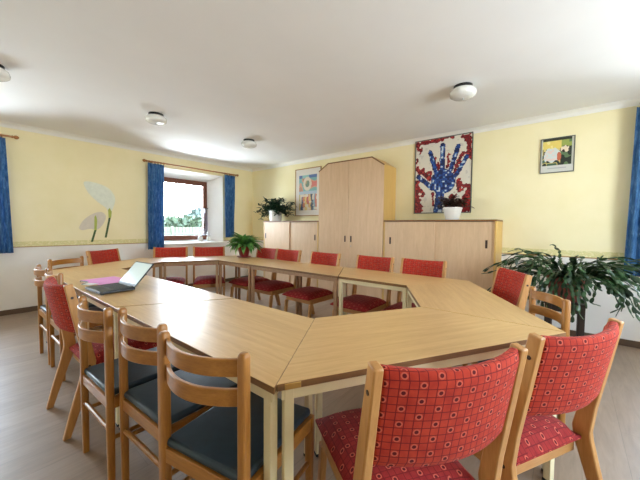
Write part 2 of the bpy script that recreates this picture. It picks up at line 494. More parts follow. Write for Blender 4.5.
TB = [  # centre in ring coordinates, extra rotation, label
    (0, -1.5 * DEP, 0, 'trapezoid table in the left row nearest the camera, behind the first blue-seated chairs'),
    (1.5 * DEP * math.cos(rad(-30)), 1.5 * DEP * math.sin(rad(-30)), 60, 'trapezoid table in front of the two nearest red chairs'),
    (1.5 * DEP * math.cos(rad(30)), 1.5 * DEP * math.sin(rad(30)), 120, 'trapezoid table at the right of the ring, nearest the big trailing plant'),
    (0, 1.5 * DEP, 180, 'trapezoid table with bright cream inner frame before the right low cabinet'),
    (-1.5 * S, 1.5 * DEP, 0, 'trapezoid table in the middle of the far row before the tall cabinet, long side inwards'),
    (-3 * S, 1.5 * DEP, 180, 'trapezoid table of the far row carrying the leafy plant in the dark red pot'),
    (-3 * S + 1.5 * DEP * math.cos(rad(150)), 1.5 * DEP * math.sin(rad(150)), 240, 'trapezoid table under the window with two red chairs at it'),
    (-3 * S + 1.5 * DEP * math.cos(rad(210)), 1.5 * DEP * math.sin(rad(210)), 300, 'trapezoid table at the far left corner below the calla lily decals'),
    (-3 * S, -1.5 * DEP, 0, 'trapezoid table of the left row just beyond the laptop, under the pink folder'),
    (-1.5 * S, -1.5 * DEP, 180, 'trapezoid table in the middle of the left row with the open laptop on it'),
]
TOFF = [(.018, -.004), (.008, .011), (.002, .013), (0, .008), (0, 0), (0, 0), (0, 0), (0, 0), (.004, 0), (.011, -.002)]
tabs = []
for i, (a, b, r, lab) in enumerate(TB):
    p = ringpt(a, b) + Vector(TOFF[i])
    if i == 0: tb = make_table(lab, (p.x, p.y, 0), PHI + rad(r))
    else: tb = dup(tabs[0], (p.x, p.y, 0), PHI + rad(r), lab)
    tabs.append(tb)
# the far tables have tan frames instead of cream ones
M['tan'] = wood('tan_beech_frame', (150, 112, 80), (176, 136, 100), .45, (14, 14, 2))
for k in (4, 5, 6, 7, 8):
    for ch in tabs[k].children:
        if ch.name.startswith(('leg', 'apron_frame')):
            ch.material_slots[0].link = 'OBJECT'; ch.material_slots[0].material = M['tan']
# brass clip that joins the near corner
q = Vector((-.7, -DEP / 2))
g = G(); g.box(-.672, -.618, -DEP / 2 - .002, -DEP / 2 + .012, ZT - .0225, ZT - .003)
g.build('corner_clip', 'brass', tabs[1], bevel=.002)

# ------------------------------------------------------------------ red upholstered chairs
def post_poly():
    pts = [(-.342, 0., .036), (-.308, .12, .044), (-.262, .27, .054), (-.232, .37, .064), (-.227, .41, .064), (-.244, .52, .056), (-.280, .70, .050), (-.318, .887, .040)]
    L, R_ = [], []
    for i, (y, z, w) in enumerate(pts):
        a = Vector(pts[max(i - 1, 0)][:2]); b = Vector(pts[min(i + 1, len(pts) - 1)][:2]); d = (b - a).normalized()
        n = Vector((-d.y, d.x))
        if i in (0,): n = Vector((-1, 0))
        L.append((y + n.x * w / 2, z + n.y * w / 2)); R_.append((y - n.x * w / 2, z - n.y * w / 2))
    return L + R_[::-1]
def make_red(label, loc, rotz):
    t = thing('upholstered_chair', label, 'chair', loc, rotz, 'red upholstered chairs round the tables')
    # seat cushion: crowned grid
    g = G(); nx, ny = 12, 12; x1, y0, y1 = .210, -.235, .258
    def cr(a): return max(0., 1 - a ** 4)
    top, bot = [], []
    for j in range(ny + 1):
        for i in range(nx + 1):
            s = -1 + 2 * i / nx; u = -1 + 2 * j / ny
            w = x1 + .012 * (u + 1) / 2
            x = w * s; y = y0 + (y1 - y0) * (u + 1) / 2 + (.012 * (1 - s * s) if u > .99 else 0)
            top.append((x, y, .385 + .058 * (cr(abs(s)) * cr(abs(u))) ** .45)); bot.append((x, y, .374))
    n = (nx + 1) * (ny + 1)
    fs = []
    for j in range(ny):
        for i in range(nx):
            a = j * (nx + 1) + i; fs.append((a, a + 1, a + nx + 2, a + nx + 1)); fs.append((n + a, n + a + nx + 1, n + a + nx + 2, n + a + 1))
    rim = [i for i in range(nx + 1)] + [(j + 1) * (nx + 1) - 1 for j in range(1, ny + 1)] + [ny * (nx + 1) + i for i in range(nx - 1, -1, -1)] + [j * (nx + 1) for j in range(ny - 1, 0, -1)]
    for k in range(len(rim)):
        a, b = rim[k], rim[(k + 1) % len(rim)]; fs.append((a, b, n + b, n + a))
    g.add(top + bot, fs); g.build('seat', 'fabric_shaded', t, smooth=60)
    # seat rails
    g = G(); g.box(-.205, .205, .185, .208, .312, .374); g.box(-.205, .205, -.215, -.192, .312, .374)
    g.box(-.212, -.19, -.21, .20, .312, .3745); g.box(.19, .212, -.21, .20, .312, .3745)
    g.build('seat_frame', 'honeyx', t, smooth=0, bevel=.004)
    for s in (-1, 1):
        a, b = (s * .216, s * .244) if s > 0 else (s * .244, s * .216)
        p = G().prism(post_poly(), a, b, axis=0).build('side_post', 'honey', t, smooth=25, bevel=.005)
        xo = s * .244
        for (yy, zz) in ((-.303, .81), (-.230, .39)):
            G().tube([(xo - s * .004, yy, zz), (xo + s * .0015, yy, zz)], .0075, 12).build('screw_cap', 'darkbrown', p)
        g = G(); w = .021
        xs = (s * .216, s * .188) if s < 0 else (s * .188, s * .216)
        g.prism([(.178, .312), (.222, .312), (.252, 0.), (.224, 0.)], xs[0] , xs[1], axis=0)
        g.build('front_leg', 'honey', t, smooth=0, bevel=.005)
    # backrest pad: bowed backwards
    g = G(); nx, nz = 16, 10; fr, bk = [], []
    z0, z1 = .588, .884
    def yl(z): return -.228 - .086 * (z - .44) / .432
    for j in range(nz + 1):
        for i in range(nx + 1):
            s = -1 + 2 * i / nx; u = j / nz
            zt = z0 + (z1 - .010 * (1 - s * s) - z0) * u
            bow = .052 * (1 - s * s)
            e = min(1, (min(u, 1 - u) * nz) / 1.0); th = .012 + .011 * min(1., e)
            yc = yl(zt) - bow
            x = .2155 * s
            fr.append((x, yc + th, zt)); bk.append((x, yc - th, zt))
    n = (nx + 1) * (nz + 1); fs = []
    for j in range(nz):
        for i in range(nx):
            a = j * (nx + 1) + i; fs.append((a, a + 1, a + nx + 2, a + nx + 1)); fs.append((n + a, n + a + nx + 1, n + a + nx + 2, n + a + 1))
    rim = [i for i in range(nx + 1)] + [(j + 1) * (nx + 1) - 1 for j in range(1, nz + 1)] + [nz * (nx + 1) + i for i in range(nx - 1, -1, -1)] + [j * (nx + 1) for j in range(nz - 1, 0, -1)]
    for k in range(len(rim)):
        a, b = rim[k], rim[(k + 1) % len(rim)]; fs.append((a, b, n + b, n + a))
    g.add(fr + bk, fs); g.build('backrest', 'fabric', t, smooth=50, bevel=.006)
    return t
REDS = [
    (5.308, -3.475, 56.0, 'red upholstered chair at the very front, nearest the camera, its back large and patterned'),
    (5.560, -2.965, 62, 'red upholstered chair at the right front, beside the nearest red chair'),
    (5.185, -1.775, 122, 'red upholstered chair standing in front of the big trailing plant'),
    (4.585, -1.60, 179.4, 'red upholstered chair in the far row, in front of the right low cabinet'),
    (4.018, -1.634, 179.7, 'red upholstered chair in the far row, at the joint of tall and right cabinets'),
    (3.280, -1.656, 179.3, 'red upholstered chair in the far row, in front of the tall cabinet doors'),
    (2.578, -1.645, 179.8, 'red upholstered chair second from the dark red plant pot in the far row'),
    (2.085, -1.635, 179.5, 'red upholstered chair immediately right of the dark red plant pot'),
    (1.525, -2.005, -120, 'red upholstered chair under the window, nearer the green leafy plant'),
    (1.233, -2.492, -120.3, 'red upholstered chair under the window, beside the left blue curtain'),
    (1.157, -3.049, -58.5, 'red upholstered chair against the far left wall below the calla lily decals'),
    (3.390, -3.785, .5, 'red upholstered chair in the left row among the wooden blue-seated chairs'),
]
r0 = None
for x, y, a, lab in REDS:
    if r0 is None: r0 = make_red(lab, (x, y, 0), rad(a))
    else: dup(r0, (x, y, 0), rad(a), lab)

# ------------------------------------------------------------------ wooden ladder-back chairs with blue seats
def make_ladder(label, loc, rotz):
    t = thing('ladder_back_chair', label, 'chair', loc, rotz, 'wooden ladder-back chairs with blue seats')
    HT = .85
    g = G(); g.box(-.188, .188, -.205, .212, .43, .462); g.build('seat', 'vinyl', t, smooth=40, bevel=.014, seg=4)
    g = G(); g.box(-.187, .187, .192, .214, .378, .4305); g.box(-.187, .187, -.211, -.189, .378, .4305)
    g.box(-.200, -.178, -.187, .19, .378, .4305); g.box(.178, .200, -.187, .19, .378, .4305)
    g.build('seat_frame', 'oakx', t, smooth=0, bevel=.003)
    for s in (-1, 1):
        x = s * .186; w = .0165
        g = G(); sec = [(w * math.copysign(abs(math.cos(k)) ** .55, math.cos(k)), w * math.copysign(abs(math.sin(k)) ** .55, math.sin(k))) for k in [2 * PI * i / 20 for i in range(20)]]
        def shaft(g, x, y, prof):
            o = len(g.v); n = 20
            for z, q in prof: g.v += [(x + a * q, y + b * q, z) for a, b in sec]
            for i in range(len(prof) - 1):
                for k in range(n):
                    k2 = (k + 1) % n; g.f.append([o + i * n + k, o + i * n + k2, o + (i + 1) * n + k2, o + (i + 1) * n + k]); g.m.append(0)
            g.f.append([o + k for k in range(n)][::-1]); g.m.append(0)
            g.f.append([o + (len(prof) - 1) * n + k for k in range(n)]); g.m.append(0)
        shaft(g, x, -.2, [(0, .85), (.30, 1), (HT - .014, 1), (HT - .006, .88), (HT - .001, .62), (HT, .3)])
        g.build('rear_post', 'oak', t, smooth=35)
        g = G(); shaft(g, x, .2, [(0, .82), (.30, 1), (.43, 1)])
        g.build('front_leg', 'oak', t, smooth=35)
        G().tube([(x, -.19, .235), (x, .19, .235)], .0105, 10).build('stretcher', 'oak', t)
    G().tube([(-.18, -.2, .275), (.18, -.2, .275)], .0115, 10).build('stretcher', 'oakx', t)
    for (z0, z1) in ((.772, .828), (.680, .735)):
        g = G(); n = 18; o = []
        for i in range(n + 1):
            s = -1 + 2 * i / n; x = .176 * s; y = -.193 - .060 * (1 - s * s)
            o.append((x, y))
        for i in range(n + 1):
            x, y = o[i]; a = Vector(o[max(0, i - 1)]); b = Vector(o[min(n, i + 1)]); d = (b - a).normalized(); nn = Vector((-d.y, d.x)) * .0065
            g.v += [(x - nn.x, y - nn.y, z0), (x + nn.x, y + nn.y, z0), (x + nn.x, y + nn.y, z1), (x - nn.x, y - nn.y, z1)]
        for i in range(n):
            for k in range(4):
                k2 = (k + 1) % 4; g.f.append([i * 4 + k, i * 4 + k2, i * 4 + 4 + k2, i * 4 + 4 + k]); g.m.append(0)
        g.f.append([0, 3, 2, 1]); g.m.append(0); g.f.append([n * 4 + k for k in range(4)]); g.m.append(0)
        g.build('back_slat', 'oakx', t, smooth=40, bevel=.003)
    return t
LADS = [
    (4.841, -3.801, 11.6, 'wooden ladder-back chair with blue seat in the left row, nearest the table corner'),
    (4.410, -3.812, 3, 'wooden ladder-back chair with blue seat, second in the left row from the near table corner'),
    (4.000, -3.872, 2, 'wooden ladder-back chair in the left row, just on the near side of the red chair'),
    (2.585, -3.790, .7, 'wooden ladder-back chair in the left row, just beyond the red chair'),
    (2.140, -3.800, 1, 'wooden ladder-back chair at the far end of the left row, by the white wall'),
    (1.560, -3.592, -59, 'wooden ladder-back chair facing the camera at the far left end of the ring'),
    (5.535, -2.345, 118, 'wooden ladder-back chair at the right, between the trailing plant and the tables'),
]
l0 = None
for x, y, a, lab in LADS:
    if l0 is None: l0 = make_ladder(lab, (x, y, 0), rad(a))
    else: dup(l0, (x, y, 0), rad(a), lab)

# ------------------------------------------------------------------ cabinets on the back wall
YB = -.016; YC = -.42
def low_cabinet(label, x0, x1, z1, hx, plainleft=True):
    t = thing('sliding_door_cabinet', label, 'cabinet', ((x0 + x1) / 2, 0, 0), 0, 'low cabinets with sliding doors')
    h = (x1 - x0) / 2
    g = G(); g.box(-h, -h + .02, YC, YB, 0, z1 - .022, 0); g.box(h - .02, h, YC, YB, 0, z1 - .022, 0)
    g.box(-h + .02, h - .02, YB - .01, YB, .0, z1 - .022, 0); g.box(-h + .02, h - .02, YC + .02, YB - .01, .06, .08, 0)
    g.build('carcass', 'side', t, smooth=0, bevel=.0015, seg=1)
    G().box(-h, h, YC - .003, YB, z1 - .022, z1).build('top_panel', 'trimwood', t, smooth=0, bevel=.002, seg=1)
    G().box(-h + .02, h - .02, YC + .03, YC + .05, 0, .06).build('plinth', 'trimwood', t, smooth=0)
    for k, (a, b, y) in enumerate(((-h + .021, .012, YC + .004), (-.012, h - .021, YC + .024))):
        d = G().box(a, b, y, y + .017, .082, z1 - .026).build('door', 'beech', t, smooth=0, bevel=.0015, seg=1)
        hxx = hx[k] - (x0 + x1) / 2
        hd = G().box(hxx - .013, hxx + .013, y - .003, y + .003, .985, 1.085).build('handle', 'darkbrown', d, bevel=.002)
    return t
low_cabinet('long low sliding-door cabinet at the left of the tall cabinet', .905, 2.378, 1.335, (.967, 2.285))
low_cabinet('long low sliding-door cabinet at the right of the tall cabinet', 3.652, 5.127, 1.335, (3.76, 5.02))
t = thing('tall_cabinet', 'tall two-door cabinet with chamfered top corners between the low cabinets', 'cabinet', (3.0125, 0, 0))
ox = 3.0125
pl = [(2.386, 0), (3.639, 0), (3.639, 2.165), (3.436, 2.30), (2.586, 2.305), (2.386, 2.19)]
pl = [(x - ox, z) for x, z in pl]
# shell of the body: panels following the outline
g = G(); n = len(pl)
cxz = Vector((0, 1.1))
ins = [(x * .968, z if z < .01 else z - .02) for x, z in pl]
for i in range(n):
    j = (i + 1) % n
    if i == 0: continue
    o = len(g.v); ys = (YC + .022, YB)
    g.v += [(pl[i][0], y, pl[i][1]) for y in ys] + [(pl[j][0], y, pl[j][1]) for y in ys] + [(ins[i][0], y, ins[i][1]) for y in ys] + [(ins[j][0], y, ins[j][1]) for y in ys]
    for f in ((0, 1, 3, 2), (4, 6, 7, 5), (0, 2, 6, 4), (1, 5, 7, 3), (0, 4, 5, 1), (2, 3, 7, 6)): g.f.append([o + k for k in f]); g.m.append(0)
g.build('carcass', 'side', t, smooth=0)
G().prism(ins, YB - .012, YB - .001, axis=1).build('back_panel', 'side', t, smooth=0)
g = G()
for i in (2, 3, 4):
    j = i + 1
    a, b = Vector(pl[i]), Vector(pl[j]); d = (b - a).normalized(); nn = Vector((-d.y, d.x))
    if nn.y < 0: nn = -nn
    q = [a - d * .006, b + d * .006, b + d * .006 - nn * .02 + nn * .004, a - d * .006 - nn * .02 + nn * .004]
    q = [a - d * .004 + nn * .004, b + d * .004 + nn * .004, b + d * .002 - nn * .014, a - d * .002 - nn * .014]
    g.prism([(v.x, v.y) for v in q], YC - .004, YC + .02, axis=1)
g.build('edge_moulding', 'trimwood', t, smooth=0)
cut = .014
for s in (-1, 1):
    if s < 0: poly = [(pl[0][0] + .002, .06), (-.002, .06), (-.002, 2.3025 - cut), (pl[4][0] + .004, pl[4][1] - cut), (pl[5][0] + .002, pl[5][1] - cut)]
    else: poly = [(.002, .06), (pl[1][0] - .002, .06), (pl[2][0] - .002, pl[2][1] - cut), (pl[3][0] - .004, pl[3][1] - cut), (.002, 2.3025 - cut)]
    d = G().prism(poly, YC, YC + .02, axis=1).build('door', 'beech', t, smooth=0, bevel=.0015, seg=1)
    hx = s * .058
    G().box(hx - .013, hx + .013, YC - .004, YC + .001, .985, 1.085).build('handle', 'darkbrown', d, bevel=.002)
    if s > 0: G().tube([(hx, YC - .004, .92), (hx, YC + .001, .92)], .009, 12).build('lock', 'steel', d)
G().box(pl[0][0] + .02, pl[1][0] - .02, YC + .03, YC + .05, 0, .06).build('plinth', 'trimwood', t, smooth=0)

# ------------------------------------------------------------------ pictures
def print_mesh(name, w, h, nx, ny, fn, parent, y):
    me = bpy.data.meshes.new(name); vs, fs, cs = [], [], []
    for j in range(ny + 1):
        for i in range(nx + 1): vs.append((-w / 2 + w * i / nx, y, -h / 2 + h * j / ny))
    for j in range(ny):
        for i in range(nx):
            a = j * (nx + 1) + i; fs.append((a, a + 1, a + nx + 2, a + nx + 1)); cs.append(lin(fn((i + .5) / nx, (j + .5) / ny)))
    me.from_pydata(vs, [], fs); me.materials.append(M['print'])
    ca = me.color_attributes.new('Col', 'FLOAT_COLOR', 'CORNER')
    for p, c in zip(me.polygons, cs):
        for li in p.loop_indices: ca.data[li].color = (*c, 1)
    o = bpy.data.objects.new(name, me); COL.objects.link(o); o.parent = parent
    return o
def frame_mesh(w, h, bw, d, mat, parent):
    g = G()
    g.box(-w / 2, w / 2, -d, 0, h / 2 - bw, h / 2); g.box(-w / 2, w / 2, -d, 0, -h / 2, -h / 2 + bw)
    g.box(-w / 2, -w / 2 + bw, -d, 0, -h / 2 + bw, h / 2 - bw); g.box(w / 2 - bw, w / 2, -d, 0, -h / 2 + bw, h / 2 - bw)
    f = g.build('frame', mat, parent, smooth=0, bevel=.002)
    G().box(-w / 2 + .004, w / 2 - .004, -d * .45, -.001, -h / 2 + .004, h / 2 - .004).build('backing', 'paper', parent, smooth=0)
    return f
def seg(p, a, b):
    ax, ay = a; bx, by = b; dx, dy = bx - ax, by - ay
    t = max(0, min(1, ((p[0] - ax) * dx + (p[1] - ay) * dy) / (dx * dx + dy * dy + 1e-9)))
    return math.hypot(p[0] - ax - t * dx, p[1] - ay - t * dy)
rp = random.Random(21)
def vnoise(seed):
    r = random.Random(seed); tb = [[r.random() for _ in range(40)] for _ in range(40)]
    def f(x, y):
        i, j = int(x) % 39, int(y) % 39; u, v = x - int(x), y - int(y); u = u * u * (3 - 2 * u); v = v * v * (3 - 2 * v)
        return (tb[j][i] * (1 - u) + tb[j][i + 1] * u) * (1 - v) + (tb[j + 1][i] * (1 - u) + tb[j + 1][i + 1] * u) * v
    return f
n1, n2, n3 = vnoise(1), vnoise(2), vnoise(3)
def handprint(u, v):
    p = (u * .79, v * 1.08)
    def at(x, y): return (x * .79, y * 1.08)
    fing = [(at(.39, .55), at(.275, .83), .032), (at(.505, .58), at(.50, .90), .036), (at(.65, .56), at(.775, .86), .032), (at(.745, .48), at(.92, .71), .029), (at(.33, .33), at(.06, .51), .034)]
    d = min(seg(p, a, b) - r for a, b, r in fing)
    palm = min(math.hypot((p[0] - .79 * .52) / .178, (p[1] - 1.08 * .415) / .18) * .17 - .17, seg(p, at(.44, .0), at(.48, .3)) - .062)
    d = min(d, palm)
    blues = [(16, 34, 84), (26, 60, 132), (40, 86, 164), (24, 48, 112), (96, 140, 192), (198, 212, 222)]
    reds = [(112, 20, 28), (146, 28, 34), (88, 14, 24), (176, 52, 48)]
    k = n1(u * 34, v * 44); k2 = n2(u * 26 + 3, v * 34)
    if d < (k - .5) * .014:
        if d > -.008: return blues[0 if k2 < .5 else 3]
        return blues[min(5, int(k2 * k2 * 7.5))]
    red = [(at(.40, .62), at(.36, .74), .018), (at(.45, .60), at(.42, .70), .016), (at(.59, .60), at(.60, .76), .020), (at(.72, .55), at(.86, .76), .030), (at(.80, .55), at(.70, .52), .016),
           (at(.14, .58), at(.28, .48), .036), (at(.30, .46), at(.27, .56), .028), (at(.02, .64), at(.08, .56), .03), (at(.02, .0), at(.02, .42), .05), (at(.08, .34), at(.16, .26), .035), (at(.10, .05), at(.02, .2), .05),
           (at(.82, .28), at(.80, .42), .036), (at(.80, .36), at(.96, .32), .022), (at(.78, .02), at(.96, .14), .10), (at(.98, .0), at(.97, .30), .03), (at(.64, .10), at(.70, .2), .05), (at(.36, .10), at(.33, .26), .022),
           (at(.0, .97), at(.5, .975), .03), (at(.02, .95), at(.10, .86), .028), (at(.94, .96), at(.98, .70), .036), (at(.86, .97), at(.98, .9), .035), (at(.5, .985), at(.66, .99), .014), (at(.02, .75), at(.01, .6), .012)]
    dr = min(seg(p, a, b) - r for a, b, r in red)
    if dr < (k2 - .5) * .055: return reds[min(3, int(k * 4.2))]
    return (222, 216, 202) if k2 < .8 else (206, 200, 190)
t = thing('framed_picture', 'large picture of a blue handprint on white with red patches', 'picture', (4.347, 0, 1.983))
frame_mesh(.80, 1.085, .012, .022, 'graphite', t)
print_mesh('print', .776, 1.06, 78, 106, handprint, t, -.014)
def abstract(u, v):
    # a generic colour composition: soft patches round a pale oval, upright strokes below
    if not (.13 < u < .87 and .11 < v < .87): return (226, 220, 212)
    n = n3(u * 14, v * 14)
    if v > .52:
        e = math.hypot((u - .48) / .17, (v - .68) / .15)
        if e < .5: return (112, 136, 118) if n > .45 else (176, 160, 120)
        if e < 1: return (220, 206, 184)
        k = n2(u * 5, v * 6)
        if v > .80: return (92, 116, 160) if k < .5 else (140, 190, 186)
        return ((206, 116, 106) if u > .5 else (190, 140, 116)) if k > .5 else ((214, 156, 128) if k > .42 else (128, 176, 172))
    if v > .46: return (176, 192, 204)
    cols = [(196, 168, 110), (104, 112, 112), (196, 176, 120), (84, 100, 136), (208, 140, 104), (226, 200, 120), (196, 110, 96), (220, 186, 116), (86, 92, 104), (140, 166, 176), (204, 124, 100)]
    c = cols[int(u * 12 + n * .8) % 11]
    return c if n > .3 else (220, 208, 184)
t = thing('framed_picture', 'picture with colourful patches and stripes, partly behind the tall cabinet', 'picture', (1.762, 0, 1.912))
frame_mesh(.68, .945, .016, .024, 'picframe', t)
print_mesh('print', .648, .913, 66, 92, abstract, t, -.014)
def smallpic(u, v):
    if v < .20: return (206, 206, 200) if not (.1 < v < .13 and .2 < u < .8) else (178, 178, 180)
    if u < .05 or u > .94: return (196, 196, 184)
    k = n2(u * 9, v * 9); k3 = n3(u * 16, v * 16)
    if v > .93: return (54, 56, 44)
    if math.hypot((u - .56) / .07, (v - .46) / .13) < 1: return (196, 104, 76)
    if math.hypot((u - .34) / .27, (v - .50) / .22) < 1 + (k - .5) * .4: return (206, 212, 210) if k3 > .3 else (224, 200, 190)
    if math.hypot((u - .74) / .14, (v - .66) / .10) < 1: return (58, 44, 40) if k3 > .55 else (232, 214, 188)
    if v > .70 and u < .62: return (228, 206, 110) if k > .35 else (238, 222, 150)
    if v > .74 and k > .35: return (150, 164, 84)
    if u > .60: return (40, 48, 38) if k > .45 else (96, 122, 84)
    return (70, 96, 74) if k > .55 else ((214, 196, 120) if k > .42 else (50, 58, 50))
t = thing('framed_picture', 'small square picture with pale caption strip, high on the right of the back wall', 'picture', (5.648, 0, 2.087))
frame_mesh(.315, .405, .009, .018, 'graphite', t)
print_mesh('print', .297, .387, 48, 60, smallpic, t, -.011)

# calla lily decals on the window wall
def poly_smooth(pts, n=8):
    out = []; m = len(pts)
    for i in range(m):
        p0, p1, p2, p3 = (Vector(pts[(i + k - 1) % m]) for k in range(4))
        for k in range(n):
            t = k / n
            out.append(tuple(.5 * ((2 * p1) + (p2 - p0) * t + (2 * p0 - 5 * p1 + 4 * p2 - p3) * t * t + (3 * p1 - p0 - 3 * p2 + p3) * t ** 3)))
    return out
def px2wall(pts): return pts
def decal(label, petal, pm, spad, stem, w0, yo):
    t = thing('calla_lily_decal', label, 'wall decal', (0, yo, 0), 0, 'calla lily decals on the wall')
    G().prism([(y - yo, z) for y, z in poly_smooth(petal)], .0005, .0025, axis=0).build('petal', pm, t, smooth=0)
    G().prism([(y - yo, z) for y, z in spad], .0026, .004, axis=0).build('spadix', 'spadix', t, smooth=0)
    a, b = stem; w = w0
    G().prism([(a[0] - yo - w, a[1]), (a[0] - yo + w, a[1]), (b[0] - yo + w, b[1]), (b[0] - yo - w, b[1])], .0005, .0035, axis=0).build('stem', 'stalk', t, smooth=0)
decal('upper white calla lily decal with long dark stem on the yellow wall', [(-3.205, 1.885), (-3.02, 1.875), (-2.87, 1.80), (-2.80, 1.66), (-2.83, 1.50), (-2.88, 1.42), (-2.93, 1.50), (-3.05, 1.60), (-3.16, 1.73)], 'petal', [(-2.90, 1.47), (-2.875, 1.50), (-2.85, 1.44), (-2.86, 1.34), (-2.895, 1.34)], ((-2.876, 1.36), (-2.94, 1.02)), .014, -2.95)
decal('lower greyish calla lily decal with shorter stem on the yellow wall', [(-3.28, 1.18), (-3.22, 1.30), (-3.10, 1.40), (-2.99, 1.43), (-2.93, 1.36), (-2.97, 1.24), (-3.05, 1.15), (-3.15, 1.16), (-3.24, 1.14)], 'petal2', [(-3.085, 1.35), (-3.065, 1.38), (-3.05, 1.30), (-3.06, 1.14), (-3.09, 1.14)], ((-3.076, 1.14), (-3.125, .955)), .014, -3.08)

# ------------------------------------------------------------------ curtains and rods
def curtain(name, label, axis, at, side, top0, top1, bot0, bot1, z0, z1, folds, amp, seed):
    """a hanging cloth: along = wall direction, offset from wall by 'side'"""
    r = random.Random(seed); g = G(); nu, nv = folds * 8, 26
    ph = [r.uniform(-.5, .5) for _ in range(folds + 1)]
    for j in range(nv + 1):
        v = j / nv; z = z1 + (z0 - z1) * v
        a0 = top0 + (bot0 - top0) * v; a1 = top1 + (bot1 - top1) * v
        for i in range(nu + 1):
            u = i / nu
            off = amp * (.65 + .35 * v) * math.sin(2 * PI * folds * u + .6 * math.sin(3 * u * PI + v * 1.5)) + .006 * math.sin(9 * v + 11 * u)
            a = a0 + (a1 - a0) * u; d = at + side * off
            g.v.append((d, a, z) if axis == 0 else (a, d, z))
    for j in range(nv):
        for i in range(nu):
            a = j * (nu + 1) + i; g.f.append([a, a + 1, a + nu + 2, a + nu + 1]); g.m.append(0)
    o = g.build(name, 'curtain', smooth=80, solid=.003, recalc=False)
    return tag(o, label, 'curtain', 'blue curtains at the windows')
curtain('curtain', 'blue curtain hanging at the left side of the window', 0, .085, 1, -2.32, -2.045, -2.34, -2.06, .80, 2.315, 5, .022, 1)
curtain('curtain', 'blue curtain hanging at the right side of the window, above the leafy plant', 0, .085, 1, -.80, -.535, -.79, -.56, .98, 2.315, 5, .020, 2)
curtain('curtain', 'blue curtain at the left edge of the photo', 0, .085, 1, -4.36, -4.045, -4.30, -4.005, .84, 2.345, 6, .022, 3)
curtain('curtain', 'blue curtain at the right edge of the photo', 1, -.12, 1, 6.268, 6.62, 6.235, 6.66, .76, 2.452, 6, .024, 4)
def rod(label, axis, at, a0, a1, z, rings):
    t = thing('curtain_rod', label, 'curtain rod')
    def p(a, d=at, zz=z): return (d, a, zz) if axis == 0 else (a, d, zz)
    G().tube([p(a0), p(a1)], .0135, 12).build('rod', 'rodwood', t)
    for e, s in ((a0, -1), (a1, 1)):
        pr = [(0, .0135), (.012, .02), (.02, .013), (.035, .024), (.05, .026), (.065, .018), (.075, .004)]
        G().tube([p(e + s * x) for x, _ in pr], [r for _, r in pr], 12).build('finial', 'rodwood', t)
    for a in (a0 + .09, a1 - .09):
        w0 = 0. if axis == 0 else 0.
        G().tube([p(a, w0, z), p(a, at, z)], .011, 8).build('bracket', 'rodwood', t)
    for a in rings:
        c = Vector(p(a)); pts = []
        for k in range(17):
            q = 2 * PI * k / 16; off = Vector((math.cos(q), 0, math.sin(q))) if axis == 0 else Vector((0, math.cos(q), math.sin(q)))
            pts.append(c + off * .021 + Vector((0, 0, -.006)))
        G().tube(pts, .004, 6, cap=False).build('curtain_ring', 'rodwood', t)
    return t
rod('wooden curtain rod over the window between the two blue curtains', 0, .085, -2.33, -.52, 2.345, [-2.30 + .05 * k for k in range(6)] + [-.79 + .05 * k for k in range(6)])
rod('wooden curtain rod at the left edge of the photo', 0, .085, -6.25, -3.99, 2.375, [-4.35 + .055 * k for k in range(6)])
rod('wooden curtain rod over the right-hand curtain', 1, -.12, 6.36, 7.9, 2.485, [6.40 + .05 * k for k in range(5)])

# cafe curtain and sill ornaments in the window
t = thing('cafe_curtain', 'sheer white half curtain gathered at the right of the window', 'curtain')
G().tube([(-.262, -1.93, 1.60), (-.262, -.985, 1.60)], .007, 8).build('cafe_rod', 'darkbrown', t)
g = G(); nu, nv = 30, 14
for j in range(nv + 1):
    v = j / nv; wd = .15 * (1 - .55 * math.exp(-((v - .62) / .22) ** 2))
    for i in range(nu + 1):
        u = i / nu; g.v.append((-.262 + .012 * math.sin(2 * PI * 6 * u), -1.0 - wd * (1 - u), 1.60 - .58 * v))
for j in range(nv):
    for i in range(nu):
        a = j * (nu + 1) + i; g.f.append([a, a + 1, a + nu + 2, a + nu + 1]); g.m.append(0)
g.build('sheer_panel', 'sheer', t, smooth=80, recalc=False)
for k, (yy, s, lab) in enumerate(((-1.22, 1.0, 'white ceramic vase with pale flowers on the window sill, left one'), (-1.035, .8, 'smaller white ceramic vase with pale flowers on the window sill, beside the sheer curtain'))):
    xx = -.17
    t = thing('flower_vase', lab, 'vase', (xx, yy, .906), 0, 'white vases on the window sill')
    G().lathe([(.035 * s, 0), (.05 * s, .03 * s), (.052 * s, .07 * s), (.036 * s, .11 * s), (.042 * s, .125 * s), (.032 * s, .125 * s), (.028 * s, .10 * s)], 20).build('vase', 'whitepot', t)
    g = G(); rr = random.Random(k + 40)
    for _ in range(9):
        a = rr.uniform(0, 2 * PI); q = rr.uniform(.01, .05) * s; zz = rr.uniform(.16, .24) * s
        g.lathe([(.002, -.012), (.014, -.006), (.018, .004), (.01, .012), (.001, .014)], 8, (q * math.cos(a), q * math.sin(a), zz))
        g.tube([(0, 0, .09 * s), (q * math.cos(a), q * math.sin(a), zz - .012)], .0015, 5)
    g.build('flowers', 'paper', t)

